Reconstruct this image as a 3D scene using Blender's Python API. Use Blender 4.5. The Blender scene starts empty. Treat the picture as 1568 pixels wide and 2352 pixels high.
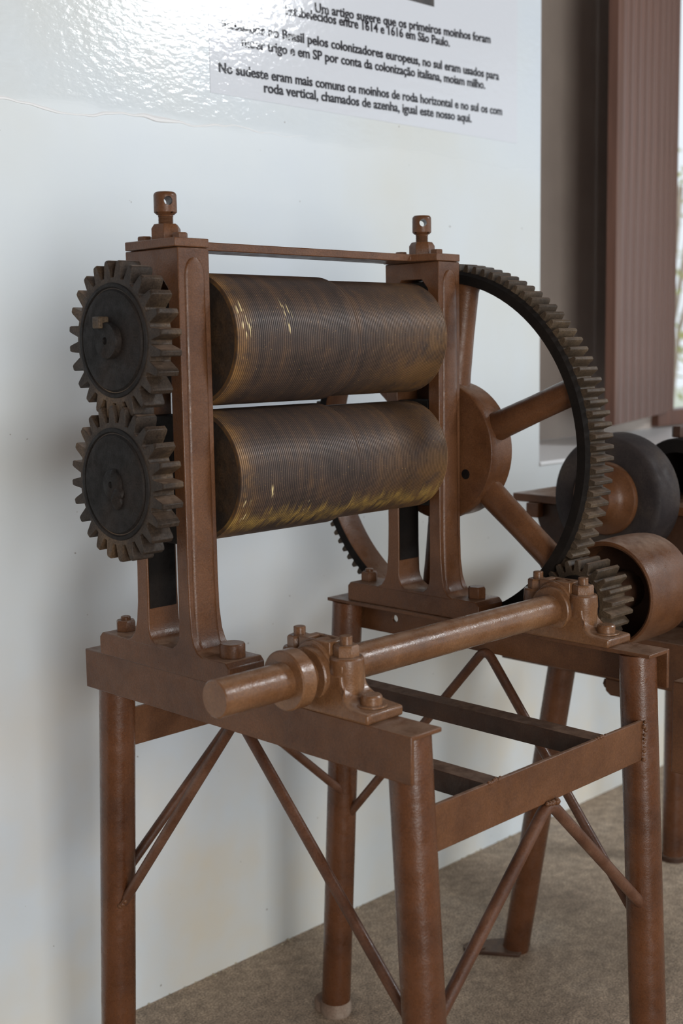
import bpy, bmesh, math, random
from mathutils import Vector, Matrix, noise

random.seed(7)
PI = math.pi
C = bpy.context.scene
COL = C.collection

# ------------------------------------------------------------------ camera
cam_d = bpy.data.cameras.new('camera')
cam = bpy.data.objects.new('camera', cam_d)
COL.objects.link(cam)
cam.matrix_world = Matrix(((0.7036390, 0.1034156, -0.7029917, -1.06535),
                           (-0.7103815, 0.0803552, -0.6992147, -0.95152),
                           (-0.0158207, 0.9913870, 0.1300056, 1.27293),
                           (0, 0, 0, 1)))
cam_d.sensor_fit = 'VERTICAL'
cam_d.sensor_height = 36.0
cam_d.sensor_width = 24.0
cam_d.lens = 2908.6 * 36.0 / 2352.0
cam_d.dof.use_dof = True
cam_d.dof.focus_distance = 1.85
cam_d.dof.aperture_fstop = 4.8
cam_d.clip_start = 0.02
C.camera = cam

# ------------------------------------------------------------------ world, lamps, exposure
world = bpy.data.worlds.new('overcast_sky')
C.world = world
world.use_nodes = True
bg = world.node_tree.nodes['Background']
bg.inputs['Color'].default_value = (0.86, 0.94, 1.0, 1)
bg.inputs['Strength'].default_value = 1.15


def area(name, loc, target, sx, sy, power, color):
    l = bpy.data.lights.new(name, 'AREA')
    l.shape = 'RECTANGLE'
    l.size, l.size_y = sx, sy
    l.energy = power
    l.color = color
    o = bpy.data.objects.new(name, l)
    o.location = loc
    d = Vector(target) - Vector(loc)
    o.rotation_euler = d.to_track_quat('-Z', 'Y').to_euler()
    COL.objects.link(o)
    return o


# daylight through the high window across the room, and an added fill lamp for the lower wall
area('daylight_high_window', (3.40, -2.5, 3.26), (0.4, 0.6, 1.1), 0.75, 0.5, 80, (0.93, 0.97, 1.0))
area('fill_front_left', (-1.9, -3.9, 1.2), (0.3, 0.6, 0.6), 1.5, 2.2, 138, (1.0, 0.985, 0.955))

C.view_settings.view_transform = 'Standard'
C.view_settings.look = 'None'
C.view_settings.exposure = -0.08
C.view_settings.gamma = 1.0
C.view_settings.use_curve_mapping = False


# ------------------------------------------------------------------ materials
def s2l(c):
    return tuple(((v / 255) / 12.92 if v / 255 <= 0.04045 else ((v / 255 + 0.055) / 1.055) ** 2.4) for v in c) + (1.0,)


class NT:
    def __init__(self, name):
        self.m = bpy.data.materials.new(name)
        self.m.use_nodes = True
        self.t = self.m.node_tree
        self.b = self.t.nodes['Principled BSDF']

    def n(self, typ, **kw):
        nd = self.t.nodes.new(typ)
        for k, v in kw.items():
            if isinstance(k, str) and hasattr(nd, k):
                setattr(nd, k, v)
        return nd

    def lk(self, a, b):
        self.t.links.new(a, b)

    def coords(self, scale=(1, 1, 1), kind='Object'):
        tc = self.n('ShaderNodeTexCoord')
        mp = self.n('ShaderNodeMapping')
        mp.inputs['Scale'].default_value = scale
        self.lk(tc.outputs[kind], mp.inputs['Vector'])
        return mp.outputs['Vector']

    def noise(self, vec, scale, detail=5, rough=0.6):
        nd = self.n('ShaderNodeTexNoise')
        nd.inputs['Scale'].default_value = scale
        nd.inputs['Detail'].default_value = detail
        nd.inputs['Roughness'].default_value = rough
        self.lk(vec, nd.inputs['Vector'])
        return nd.outputs['Fac']

    def ramp(self, fac, stops):
        r = self.n('ShaderNodeValToRGB')
        e = r.color_ramp.elements
        while len(e) < len(stops):
            e.new(0.5)
        for i, (p, c) in enumerate(stops):
            e[i].position = p
            e[i].color = c
        self.lk(fac, r.inputs['Fac'])
        return r.outputs['Color']

    def mix(self, fac, a, b, mode='MIX'):
        m = self.n('ShaderNodeMix')
        m.data_type = 'RGBA'
        m.blend_type = mode
        for sock, v in ((m.inputs[0], fac), (m.inputs[6], a), (m.inputs[7], b)):
            if hasattr(v, 'is_linked') or hasattr(v, 'links'):
                self.lk(v, sock)
            else:
                sock.default_value = v
        return m.outputs[2]

    def math(self, op, a, b=0.0, clamp=False):
        m = self.n('ShaderNodeMath')
        m.operation = op
        m.use_clamp = clamp
        for sock, v in ((m.inputs[0], a), (m.inputs[1], b)):
            if hasattr(v, 'links'):
                self.lk(v, sock)
            else:
                sock.default_value = v
        return m.outputs[0]

    def bump(self, h, strength, dist):
        bn = self.n('ShaderNodeBump')
        bn.inputs['Strength'].default_value = strength
        bn.inputs['Distance'].default_value = dist
        self.lk(h, bn.inputs['Height'])
        self.lk(bn.outputs['Normal'], self.b.inputs['Normal'])

    def set(self, **kw):
        for k, v in kw.items():
            s = self.b.inputs[k.replace('_', ' ')]
            if hasattr(v, 'links'):
                self.lk(v, s)
            else:
                s.default_value = v


G = lambda v: (v, v, v, 1)


def painted_metal(name, base, light, dark, rough=0.42, grain=0.25, spec=0.34, dust=0.0):
    k = NT(name)
    v = k.coords(kind='Generated') if False else k.coords()
    big = k.noise(v, 9, 6, 0.62)
    fine = k.noise(v, 420, 2, 0.5)
    col = k.ramp(big, [(0.30, s2l(dark)), (0.50, s2l(base)), (0.74, s2l(light))])
    col = k.mix(grain, col, k.ramp(fine, [(0.3, G(0.15)), (0.7, G(0.85))]), 'OVERLAY')
    if dust:        # settled dust lies on whatever faces up
        gm = k.n('ShaderNodeNewGeometry')
        sz = k.n('ShaderNodeSeparateXYZ')
        k.lk(gm.outputs['Normal'], sz.inputs[0])
        up = k.math('MULTIPLY', k.math('SUBTRACT', sz.outputs['Z'], 0.72), 5.0, True)
        dn = k.ramp(k.noise(v, 55, 5, 0.65), [(0.32, G(0.25)), (0.62, G(1))])
        col = k.mix(k.math('MULTIPLY', k.math('MULTIPLY', up, dn), dust), col, s2l((150, 126, 108)))
    k.set(Base_Color=col, Metallic=0.0, IOR=1.5, Specular_IOR_Level=spec)
    r = k.ramp(k.noise(v, 60, 4), [(0.3, G(rough - 0.1)), (0.7, G(rough + 0.16))])
    k.set(Roughness=r)
    hb = k.math('ADD', k.math('MULTIPLY', k.noise(v, 38, 4), 0.8), k.math('MULTIPLY', fine, 0.25))
    k.bump(hb, 0.22, 0.004)
    return k.m


M = {}
M['paint'] = painted_metal('brown_paint', (90, 58, 36), (104, 69, 45), (72, 44, 27), 0.36, dust=0.6)
M['paint_leg'] = painted_metal('brown_pipe_paint', (83, 49, 28), (96, 59, 36), (64, 36, 20), 0.26, spec=0.5)
M['paint_dust'] = painted_metal('dusty_brown_paint', (104, 71, 46), (122, 89, 62), (80, 52, 32), 0.28, spec=0.5, dust=0.5)
M['paint_dark'] = painted_metal('dark_brown_paint', (58, 38, 27), (72, 49, 35), (43, 28, 21), 0.48, dust=0.45)
M['rod'] = painted_metal('worn_rod_paint', (84, 54, 38), (114, 84, 68), (58, 35, 24), 0.36)
M['grease'] = painted_metal('greasy_black_iron', (28, 25, 24), (44, 36, 31), (17, 16, 16), 0.6, 0.5, 0.18)
M['grease2'] = painted_metal('greasy_gear_iron', (54, 44, 36), (94, 75, 55), (27, 23, 21), 0.5, 0.5, 0.22, 0.5)
M['rim'] = painted_metal('dusty_gear_iron', (66, 54, 42), (98, 82, 64), (38, 33, 28), 0.52, 0.5, 0.25, 0.35)
M['black'] = painted_metal('black_oily_iron', (20, 16, 14), (30, 24, 20), (12, 11, 10), 0.7, 0.3, 0.15)
M['wheel_grey'] = painted_metal('grey_cast_wheel', (50, 44, 43), (72, 62, 53), (36, 32, 34), 0.6, 0.3, 0.2)
M['foot'] = painted_metal('worn_cement_foot', (120, 100, 86), (160, 146, 132), (84, 60, 48), 0.8)


M['black_rust'] = painted_metal('black_rusty_iron', (38, 29, 22), (70, 50, 30), (20, 17, 15), 0.6, 0.4)
GP = 0.0036            # groove pitch of the rolls


def roller_mat(name, seed, low_band):
    """object origin sits on the roll axis at x = 0.28975"""
    k = NT(name)
    tc = k.n('ShaderNodeTexCoord')
    mp = k.n('ShaderNodeMapping')
    mp.inputs['Location'].default_value = (seed, seed * 1.7, 0)
    k.lk(tc.outputs['Object'], mp.inputs['Vector'])
    v = mp.outputs['Vector']
    sx = k.n('ShaderNodeSeparateXYZ')
    k.lk(tc.outputs['Object'], sx.inputs[0])
    x, y, z = sx.outputs['X'], sx.outputs['Y'], sx.outputs['Z']
    ms = k.n('ShaderNodeMapping')
    ms.inputs['Scale'].default_value = (70, 2.5, 2.5)
    k.lk(v, ms.inputs['Vector'])
    band = k.noise(ms.outputs['Vector'], 1.0, 4, 0.6)
    blot = k.noise(v, 17, 7, 0.68)
    spk = k.noise(v, 420, 3, 0.6)
    base = k.ramp(k.math('ADD', k.math('MULTIPLY', band, 0.45), k.math('MULTIPLY', blot, 0.55)),
                  [(0.36, s2l((40, 30, 28))), (0.5, s2l((62, 47, 41))), (0.62, s2l((88, 64, 46)))])
    # golden residue: ends of the roll, and a ragged band low on the front of the lower roll
    lef = k.math('MULTIPLY', k.math('SUBTRACT', -0.185, x), 30, True)
    rig = k.math('MULTIPLY', k.math('SUBTRACT', x, 0.03), 4.2, True)
    lowz = k.math('MULTIPLY', k.math('ADD', k.math('MULTIPLY', z, -16), 0.35), 1.0, True)
    ends = k.math('MAXIMUM', lef, k.math('MULTIPLY', rig, k.math('ADD', k.math('MULTIPLY', lowz, 0.5), 0.5)))
    msk = k.math('MULTIPLY', ends, k.ramp(k.noise(v, 26, 6, 0.7), [(0.36, G(0.1)), (0.58, G(1))]), True)
    col = k.mix(k.math('MULTIPLY', msk, 0.8), base, s2l((146, 104, 50)))
    if low_band:
        ang = k.math('ARCTAN2', z, k.math('MULTIPLY', y, -1.0))          # 0 = facing the camera side, negative = below
        edge = k.math('MULTIPLY', k.math('SUBTRACT', k.noise(ms.outputs['Vector'], 1.6, 5, 0.7), 0.5), 1.1)
        t = k.math('ADD', k.math('ADD', ang, 0.80), edge)
        bnd = k.math('SUBTRACT', 1.0, k.math('MULTIPLY', k.math('ABSOLUTE', t), 4.2), True)
        bnd = k.math('MULTIPLY', bnd, k.ramp(k.noise(v, 60, 5, 0.7), [(0.36, G(0.2)), (0.6, G(1))]), True)
        col = k.mix(k.math('MULTIPLY', bnd, 0.9), col, s2l((176, 142, 70)))
    # cream flakes stuck in the grooves
    fl = k.n('ShaderNodeMapping')
    fl.inputs['Scale'].default_value = (278, 34, 34)
    k.lk(v, fl.inputs['Vector'])
    flake = k.ramp(k.noise(fl.outputs['Vector'], 1.0, 2, 0.5), [(0.60, G(0)), (0.64, G(1))])
    where = None
    for cx, cz, wx, wz in (((-0.206, 0.025, 0.012, 0.035), (-0.125, 0.030, 0.012, 0.028)) if not low_band else ((-0.208, -0.040, 0.010, 0.030), (-0.160, -0.030, 0.006, 0.020), (-0.085, -0.052, 0.006, 0.014))):
        dx = k.math('DIVIDE', k.math('SUBTRACT', k.math('ADD', x, k.math('MULTIPLY', k.math('SUBTRACT', z, cz), 0.25)), cx), wx)
        dz = k.math('DIVIDE', k.math('SUBTRACT', z, cz), wz)
        rr = k.math('ADD', k.math('MULTIPLY', dx, dx), k.math('MULTIPLY', dz, dz))
        g = k.math('SUBTRACT', 1.0, rr, True)
        where = g if where is None else k.math('MAXIMUM', where, g)
    where = k.math('MULTIPLY', where, 2.0, True)
    col = k.mix(k.math('MULTIPLY', flake, where), col, s2l((226, 204, 150)))
    col = k.mix(k.ramp(spk, [(0.63, G(0)), (0.72, G(0.65))]), col, s2l((168, 134, 86)))
    # colour runs darker in the grooves and paler on the crests
    ph = k.math('FRACT', k.math('DIVIDE', k.math('SUBTRACT', x, 0.0665 - 0.28975), GP))
    crest = k.math('SUBTRACT', 1.0, k.math('MULTIPLY', k.math('ABSOLUTE', k.math('SUBTRACT', ph, 0.5)), 2.0))
    col = k.mix(k.ramp(crest, [(0.15, G(0.72)), (0.62, G(0))]), col, s2l((30, 23, 20)))
    col = k.mix(k.ramp(crest, [(0.72, G(0)), (0.95, G(0.26))]), col, s2l((150, 132, 116)))
    k.set(Base_Color=col, Metallic=0.1, Roughness=k.ramp(crest, [(0.3, G(0.75)), (0.9, G(0.40))]), Specular_IOR_Level=0.42)
    return k.m


M['roll_a'] = roller_mat('grooved_roll_iron', 0.0, False)
M['roll_b'] = roller_mat('grooved_roll_iron_stained', 3.3, True)

# wall paint
k = NT('white_gloss_wall_paint')
v = k.coords()
sx = k.n('ShaderNodeSeparateXYZ')
tc = k.n('ShaderNodeTexCoord')
k.lk(tc.outputs['Object'], sx.inputs[0])
wob = k.math('MULTIPLY', k.math('SUBTRACT', k.noise(v, 3.0, 3), 0.5), 0.06)
upper = k.math('MULTIPLY', k.math('SUBTRACT', k.math('ADD', sx.outputs['Z'], wob), 1.69), 60, True)
stain = k.noise(v, 1.3, 4, 0.55)
col = k.ramp(stain, [(0.30, s2l((210, 214, 212))), (0.48, s2l((211, 219, 224))), (0.7, s2l((206, 216, 227)))])
low = k.math('MULTIPLY', k.math('SUBTRACT', 1.2, sx.outputs['Z']), 1.0, True)
yel = k.math('MULTIPLY', low, k.ramp(k.noise(v, 2.6, 4), [(0.38, G(0)), (0.68, G(0.7))]))  # yellowish patches, mostly warm light low down mixed into the paint colour
col = k.mix(yel, col, s2l((222, 208, 178)))
dots = k.ramp(k.noise(v, 95, 1, 0.4), [(0.82, G(0)), (0.84, G(0.8))])
col = k.mix(dots, col, s2l((120, 112, 104)))
k.set(Base_Color=col, Roughness=k.ramp(upper, [(0, G(0.36)), (1, G(0.12))]), IOR=1.5)
vs = k.coords((1, 1, 1.9))
h_up = k.math('MULTIPLY', k.noise(vs, 46, 3, 0.55), upper)
h_lo = k.math('MULTIPLY', k.noise(v, 9, 3, 0.5), 0.55)
k.bump(k.math('ADD', h_up, h_lo), 0.16, 0.005)
M['wall'] = k.m

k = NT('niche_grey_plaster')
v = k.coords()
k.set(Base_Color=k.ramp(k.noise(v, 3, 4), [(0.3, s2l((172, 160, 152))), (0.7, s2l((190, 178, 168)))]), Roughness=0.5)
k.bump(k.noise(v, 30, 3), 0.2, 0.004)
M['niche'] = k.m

k = NT('white_sill_paint')
k.set(Base_Color=s2l((232, 234, 236)), Roughness=0.4)
M['sill'] = k.m

k = NT('panel_vinyl')
v = k.coords((1, 1, 1.6))
k.set(Base_Color=s2l((210, 215, 223)), Roughness=0.09)
k.bump(k.noise(v, 42, 3, 0.55), 0.13, 0.005)
M['vinyl'] = k.m
k = NT('printed_black')
k.set(Base_Color=s2l((46, 46, 52)), Roughness=0.1)
k.bump(k.noise(k.coords((1, 1, 1.6)), 42, 3, 0.55), 0.13, 0.005)
M['ink'] = k.m
k = NT('printed_photo_dark')
k.set(Base_Color=k.ramp(k.noise(k.coords(), 18, 3), [(0.35, s2l((34, 32, 34))), (0.7, s2l((84, 74, 66)))]), Roughness=0.25)
M['photo'] = k.m

k = NT('worn_concrete_floor')
v = k.coords()
a = k.noise(v, 2.2, 6, 0.6)
b = k.noise(v, 34, 6, 0.7)
c = k.noise(v, 260, 2, 0.5)
col = k.ramp(a, [(0.3, s2l((138, 120, 102))), (0.52, s2l((164, 146, 126))), (0.75, s2l((180, 166, 150)))])
col = k.mix(0.75, col, k.ramp(b, [(0.3, G(0.24)), (0.7, G(0.76))]), 'OVERLAY')
col = k.mix(0.7, col, k.ramp(c, [(0.34, G(0.16)), (0.66, G(0.84))]), 'OVERLAY')
col = k.mix(k.ramp(k.noise(v, 120, 1), [(0.77, G(0)), (0.80, G(0.85))]), col, s2l((58, 48, 42)))
k.set(Base_Color=col, Roughness=0.62)
k.bump(k.math('ADD', b, k.math('MULTIPLY', c, 0.5)), 0.35, 0.006)
M['floor'] = k.m


def wood(name, lo, hi):
    k = NT(name)
    v = k.coords((14, 14, 0.9))
    g = k.noise(v, 3, 5, 0.6)
    k.set(Base_Color=k.ramp(g, [(0.3, s2l(lo)), (0.7, s2l(hi))]), Roughness=0.42)
    k.bump(g, 0.25, 0.003)
    return k.m


M['wood'] = wood('brown_shutter_wood', (92, 62, 50), (112, 78, 64))
M['wood_frame'] = wood('brown_window_wood', (84, 52, 38), (104, 66, 48))

k = NT('window_glass')
tr = k.n('ShaderNodeBsdfTransparent')
gl = k.n('ShaderNodeBsdfGlossy')
gl.inputs['Roughness'].default_value = 0.02
mx = k.n('ShaderNodeMixShader')
mx.inputs[0].default_value = 0.05
k.lk(tr.outputs[0], mx.inputs[1])
k.lk(gl.outputs[0], mx.inputs[2])
k.lk(mx.outputs[0], k.t.nodes['Material Output'].inputs['Surface'])
M['glass'] = k.m

k = NT('ceiling_boards')
k.set(Base_Color=s2l((120, 96, 78)), Roughness=0.7)
M['ceiling'] = k.m
k = NT('leaf_green')
k.set(Base_Color=k.ramp(k.noise(k.coords(), 2.5, 3), [(0.3, s2l((150, 160, 96))), (0.7, s2l((196, 186, 120)))]), Roughness=0.6)
M['leaf'] = k.m
k = NT('bark')
k.set(Base_Color=k.ramp(k.noise(k.coords(), 6, 3), [(0.3, s2l((150, 130, 112))), (0.7, s2l((190, 172, 156)))]), Roughness=0.8)
M['bark'] = k.m
k = NT('outside_ground')
k.set(Base_Color=k.ramp(k.noise(k.coords(), 1.2, 4), [(0.3, s2l((196, 204, 178))), (0.7, s2l((228, 222, 210)))]), Roughness=0.9)
M['ground'] = k.m
k = NT('plaster_chip')
k.set(Base_Color=k.ramp(k.noise(k.coords(), 40, 2), [(0.3, s2l((150, 136, 104))), (0.7, s2l((214, 204, 180)))]), Roughness=0.9)
M['chip'] = k.m


# ------------------------------------------------------------------ mesh helpers (all in world coordinates)
def newbm():
    return bmesh.new()


def box(bm, x0, x1, y0, y1, z0, z1):
    vs = [bm.verts.new((x, y, z)) for x in (x0, x1) for y in (y0, y1) for z in (z0, z1)]
    for f in ((0, 1, 3, 2), (4, 6, 7, 5), (0, 4, 5, 1), (2, 3, 7, 6), (0, 2, 6, 4), (1, 5, 7, 3)):
        bm.faces.new([vs[i] for i in f])
    return vs


def frame_for(d):
    d = d.normalized()
    up = Vector((0, 0, 1)) if abs(d.z) < 0.9 else Vector((1, 0, 0))
    a = d.cross(up).normalized()
    return a, d.cross(a).normalized()


def lathe(bm, prof, origin, axis=(1, 0, 0), seg=48, phase=0.0, caps=True):
    """prof: list of (distance along axis, radius)."""
    o = Vector(origin)
    ax = Vector(axis).normalized()
    a, b = frame_for(ax)
    rings = []
    for d, r in prof:
        if r <= 1e-6:
            rings.append([bm.verts.new(o + ax * d)])
        else:
            rings.append([bm.verts.new(o + ax * d + (a * math.cos(t) + b * math.sin(t)) * r)
                          for t in (phase + 2 * PI * i / seg for i in range(seg))])
    for r0, r1 in zip(rings, rings[1:]):
        for i in range(seg):
            j = (i + 1) % seg
            if len(r0) == 1 and len(r1) == 1:
                continue
            if len(r0) == 1:
                bm.faces.new((r0[0], r1[i], r1[j]))
            elif len(r1) == 1:
                bm.faces.new((r0[i], r1[0], r0[j]))
            else:
                bm.faces.new((r0[i], r1[i], r1[j], r0[j]))
    if caps:
        for r in (rings[0], rings[-1]):
            if len(r) > 1:
                bm.faces.new(r)


def cyl(bm, p0, p1, r0, r1=None, seg=32):
    p0, p1 = Vector(p0), Vector(p1)
    d = p1 - p0
    lathe(bm, [(0, r0), (d.length, r0 if r1 is None else r1)], p0, d, seg)


def tube(bm, pts, r, seg=14):
    pts = [Vector(p) for p in pts]
    rings = []
    n = len(pts)
    d0 = (pts[1] - pts[0]).normalized()
    a, b = frame_for(d0)
    for i, p in enumerate(pts):
        d = (pts[min(i + 1, n - 1)] - pts[max(i - 1, 0)]).normalized()
        a = (a - d * a.dot(d)).normalized()
        b = d.cross(a)
        rings.append([bm.verts.new(p + (a * math.cos(t) + b * math.sin(t)) * r)
                      for t in (2 * PI * k / seg for k in range(seg))])
    for r0, r1 in zip(rings, rings[1:]):
        for i in range(seg):
            j = (i + 1) % seg
            bm.faces.new((r0[i], r0[j], r1[j], r1[i]))
    bm.faces.new(list(reversed(rings[0])))
    bm.faces.new(rings[-1])


def prism(bm, loop, axis, a0, a1):
    """loop: 2D points; axis 'x' -> (y,z), 'y' -> (x,z), 'z' -> (x,y)."""
    def mk(p, a):
        return {'x': (a, p[0], p[1]), 'y': (p[0], a, p[1]), 'z': (p[0], p[1], a)}[axis]
    A = [bm.verts.new(mk(p, a0)) for p in loop]
    B = [bm.verts.new(mk(p, a1)) for p in loop]
    n = len(loop)
    bm.faces.new(A)
    bm.faces.new(B)
    for i in range(n):
        j = (i + 1) % n
        bm.faces.new((A[i], A[j], B[j], B[i]))


def ring_prism(bm, outer, inner, a0, a1, shape):
    """plate with a hole; shape(p, side) -> 3D."""
    rings = {}
    for side, a in ((0, a0), (1, a1)):
        O = [bm.verts.new(shape(p, a, side)) for p in outer]
        I = [bm.verts.new(shape(p, a, side)) for p in inner]
        es = [bm.edges.new((L[i], L[(i + 1) % len(L)])) for L in (O, I) for i in range(len(L))]
        bmesh.ops.triangle_fill(bm, use_beauty=True, use_dissolve=False, edges=es)
        rings[side] = (O, I)
    for q in (0, 1):
        A, B = rings[0][q], rings[1][q]
        for i in range(len(A)):
            j = (i + 1) % len(A)
            bm.faces.new((A[i], A[j], B[j], B[i]))


def hexagon(bm, c, r, h, axis=(0, 0, 1), phase=0.0, chamfer=0.12):
    lathe(bm, [(0, r), (h * (1 - chamfer * 1.4), r), (h, r * (1 - chamfer))], c, axis, 6, phase)


def gear(bm, c, x0, x1, n, r_root, r_tip, phase=0.0, r_in=None, w_root=0.62, w_tip=0.30, chamf=0.0):
    """spur gear round the x axis; c = (y, z). angle 0 = +y, 90 deg = +z."""
    loop = []
    p = 2 * PI / n
    rm = r_root + (r_tip - r_root) * 0.55
    wm = w_tip + (w_root - w_tip) * 0.38
    for i in range(n):
        t = phase + i * p
        for f, r in ((-w_root / 2 - 0.06, r_root), (-w_root / 2, r_root + 0.04 * (r_tip - r_root)), (-wm / 2, rm), (-w_tip / 2, r_tip - 0.12 * (r_tip - r_root)),
                     (-w_tip / 3, r_tip), (w_tip / 3, r_tip), (w_tip / 2, r_tip - 0.12 * (r_tip - r_root)), (wm / 2, rm), (w_root / 2, r_root + 0.04 * (r_tip - r_root)), (w_root / 2 + 0.06, r_root)):
            loop.append((t + f * p, r))
    def ringv(x, shrink):
        return [bm.verts.new((x, c[0] + math.cos(t) * max(r_root, r - shrink), c[1] + math.sin(t) * max(r_root, r - shrink))) for t, r in loop]
    xs = [(x0, chamf), (x0 + chamf, 0), (x1 - chamf, 0), (x1, chamf)] if chamf else [(x0, 0), (x1, 0)]
    R = [ringv(x, s) for x, s in xs]
    m = len(loop)
    for A, B in zip(R, R[1:]):
        for i in range(m):
            j = (i + 1) % m
            bm.faces.new((A[i], A[j], B[j], B[i]))
    ri = r_in if r_in else r_root * 0.9
    I = [[bm.verts.new((x, c[0] + math.cos(t) * ri, c[1] + math.sin(t) * ri)) for t, r in loop] for x in (x0, x1)]
    for S, K in ((R[0], I[0]), (R[-1], I[1])):
        for i in range(m):
            j = (i + 1) % m
            bm.faces.new((S[i], S[j], K[j], K[i]))
    if r_in:
        for i in range(m):
            j = (i + 1) % m
            bm.faces.new((I[0][i], I[0][j], I[1][j], I[1][i]))
    else:
        bm.faces.new(I[0])
        bm.faces.new(I[1])


ORIG = {}


def obj(name, bm, mat, parent=None, bevel=0.0, seg=2, ang=35, smooth=True, label=None, origin=None):
    bmesh.ops.remove_doubles(bm, verts=bm.verts, dist=1e-6)
    bmesh.ops.recalc_face_normals(bm, faces=bm.faces)
    if origin is None:
        lo = Vector([min(v.co[i] for v in bm.verts) for i in range(3)])
        hi = Vector([max(v.co[i] for v in bm.verts) for i in range(3)])
        origin = (lo + hi) / 2
        if parent is None:
            origin.z = lo.z
    origin = Vector(origin)
    bmesh.ops.translate(bm, verts=bm.verts, vec=-origin)
    me = bpy.data.meshes.new(name)
    bm.to_mesh(me)
    bm.free()
    if smooth:
        me.polygons.foreach_set('use_smooth', [True] * len(me.polygons))
        me.set_sharp_from_angle(angle=math.radians(ang))
    me.materials.append(M[mat] if isinstance(mat, str) else mat)
    o = bpy.data.objects.new(name, me)
    COL.objects.link(o)
    ORIG[o.name] = origin
    if parent is not None:
        o.parent = parent
        o.location = origin - ORIG[parent.name]
    else:
        o.location = origin
    if bevel:
        md = o.modifiers.new('bevel', 'BEVEL')
        md.width = bevel
        md.segments = seg
        md.limit_method = 'ANGLE'
        md.angle_limit = math.radians(ang)
    if label:
        o['label'] = label
    return o


def again(src, world, parent, rz=None):
    o = src.copy()
    COL.objects.link(o)
    o.parent = parent
    ORIG[o.name] = Vector(world)
    o.location = Vector(world) - (ORIG[parent.name] if parent else Vector((0, 0, 0)))
    if rz is not None:
        o.rotation_euler = (0, 0, rz)
    return o


def thing(name, loc, label, cat, kind=None):
    o = bpy.data.objects.new(name, None)
    o.empty_display_size = 0.1
    COL.objects.link(o)
    o.location = loc
    ORIG[o.name] = Vector(loc)
    if kind:
        o['kind'] = kind
    if label:
        o['label'] = label
    if cat:
        o['category'] = cat
    return o


def structure(o, label=None):
    o['kind'] = 'structure'
    if label:
        o['label'] = label
    return o


# ------------------------------------------------------------------ the room
WY = 0.975                      # face of the back wall
NX0, NX1, NZ0, NZ1, NY = 1.595, 3.75, 0.970, 2.75, 1.40   # window recess
bm = newbm()
box(bm, -4.5, 8.0, -6.0, WY + 0.6, -0.12, 0.0)
structure(obj('floor', bm, 'floor', smooth=False, origin=(0, 0, 0)), 'worn brown concrete floor')

bm = newbm()
box(bm, -4.5, NX0, WY, NY + 0.2, 0, 3.6)
box(bm, NX1, 8.0, WY, NY + 0.2, 0, 3.6)
box(bm, NX0, NX1, WY, NY + 0.2, 0, NZ0 - 0.012)
box(bm, NX0, NX1, WY, NY + 0.2, NZ1, 3.6)
wall = structure(obj('wall_back', bm, 'wall', smooth=False, origin=(0, 0, 0)), 'white glossy painted wall')

# crack ridge where the glossy film ends
bm = newbm()
pts = []
for i in range(126):
    x = -0.35 + i * 0.0092
    z = 1.683 + 0.022 * (x) + 0.012 * noise.noise(Vector((x * 6, 0.3, 0))) + 0.006 * noise.noise(Vector((x * 27, 1.3, 0)))
    pts.append((x, z, max(0.2, 0.7 + 0.9 * noise.noise(Vector((x * 11, 5, 0)))) * min(1.0, 0.1 + (125 - i) / 45)))
rows = []
for x, z, s in pts:
    rows.append([bm.verts.new((x, WY + 0.0005, z + 0.006 * s)), bm.verts.new((x, WY - 0.0022 * s, z + 0.002 * s)),
                 bm.verts.new((x, WY - 0.0018 * s, z - 0.002 * s)), bm.verts.new((x, WY + 0.0005, z - 0.0035 * s))])
for A, B in zip(rows, rows[1:]):
    for i in range(3):
        bm.faces.new((A[i], A[i + 1], B[i + 1], B[i]))
obj('paint_ridge', bm, 'sill', wall, label='wavy ridge where the glossy film ends')

# recess: back panel around the window opening, jambs
GX0, GX1, GZ0, GZ1 = 2.84, 3.66, 0.985, 2.6
bm = newbm()
box(bm, NX0, GX0, NY, NY + 0.12, NZ0, NZ1)
box(bm, GX1, NX1, NY, NY + 0.12, NZ0, NZ1)
box(bm, GX0, GX1, NY, NY + 0.12, NZ0, GZ0)
box(bm, GX0, GX1, NY, NY + 0.12, GZ1, NZ1)
structure(obj('wall_recess', bm, 'niche', smooth=False), 'shaded grey back of the window recess')

win = thing('window_1', (GX0, NY, NZ0), 'brown wooden window in the recess', None, 'structure')
bm = newbm()
box(bm, NX0, NX1, WY - 0.004, NY, NZ0 - 0.012, NZ0)
obj('window_sill', bm, 'sill', win, 0.003, label='white sill')
bm = newbm()
box(bm, GX0, GX0 + 0.07, NY - 0.02, NY + 0.06, GZ0, GZ1)
box(bm, GX1 - 0.07, GX1, NY - 0.02, NY + 0.06, GZ0, GZ1)
box(bm, GX0, GX1, NY - 0.03, NY + 0.06, GZ0 - 0.008, GZ0 + 0.045)
box(bm, GX0, GX1, NY - 0.02, NY + 0.06, GZ1 - 0.06, GZ1)
fr_o = obj('window_frame', bm, 'wood_frame', win, 0.003)
bm = newbm()
box(bm, GX0 + 0.07, GX1 - 0.07, NY + 0.028, NY + 0.034, GZ0 + 0.045, GZ1 - 0.06)
obj('pane', bm, 'glass', fr_o, smooth=False)

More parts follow.
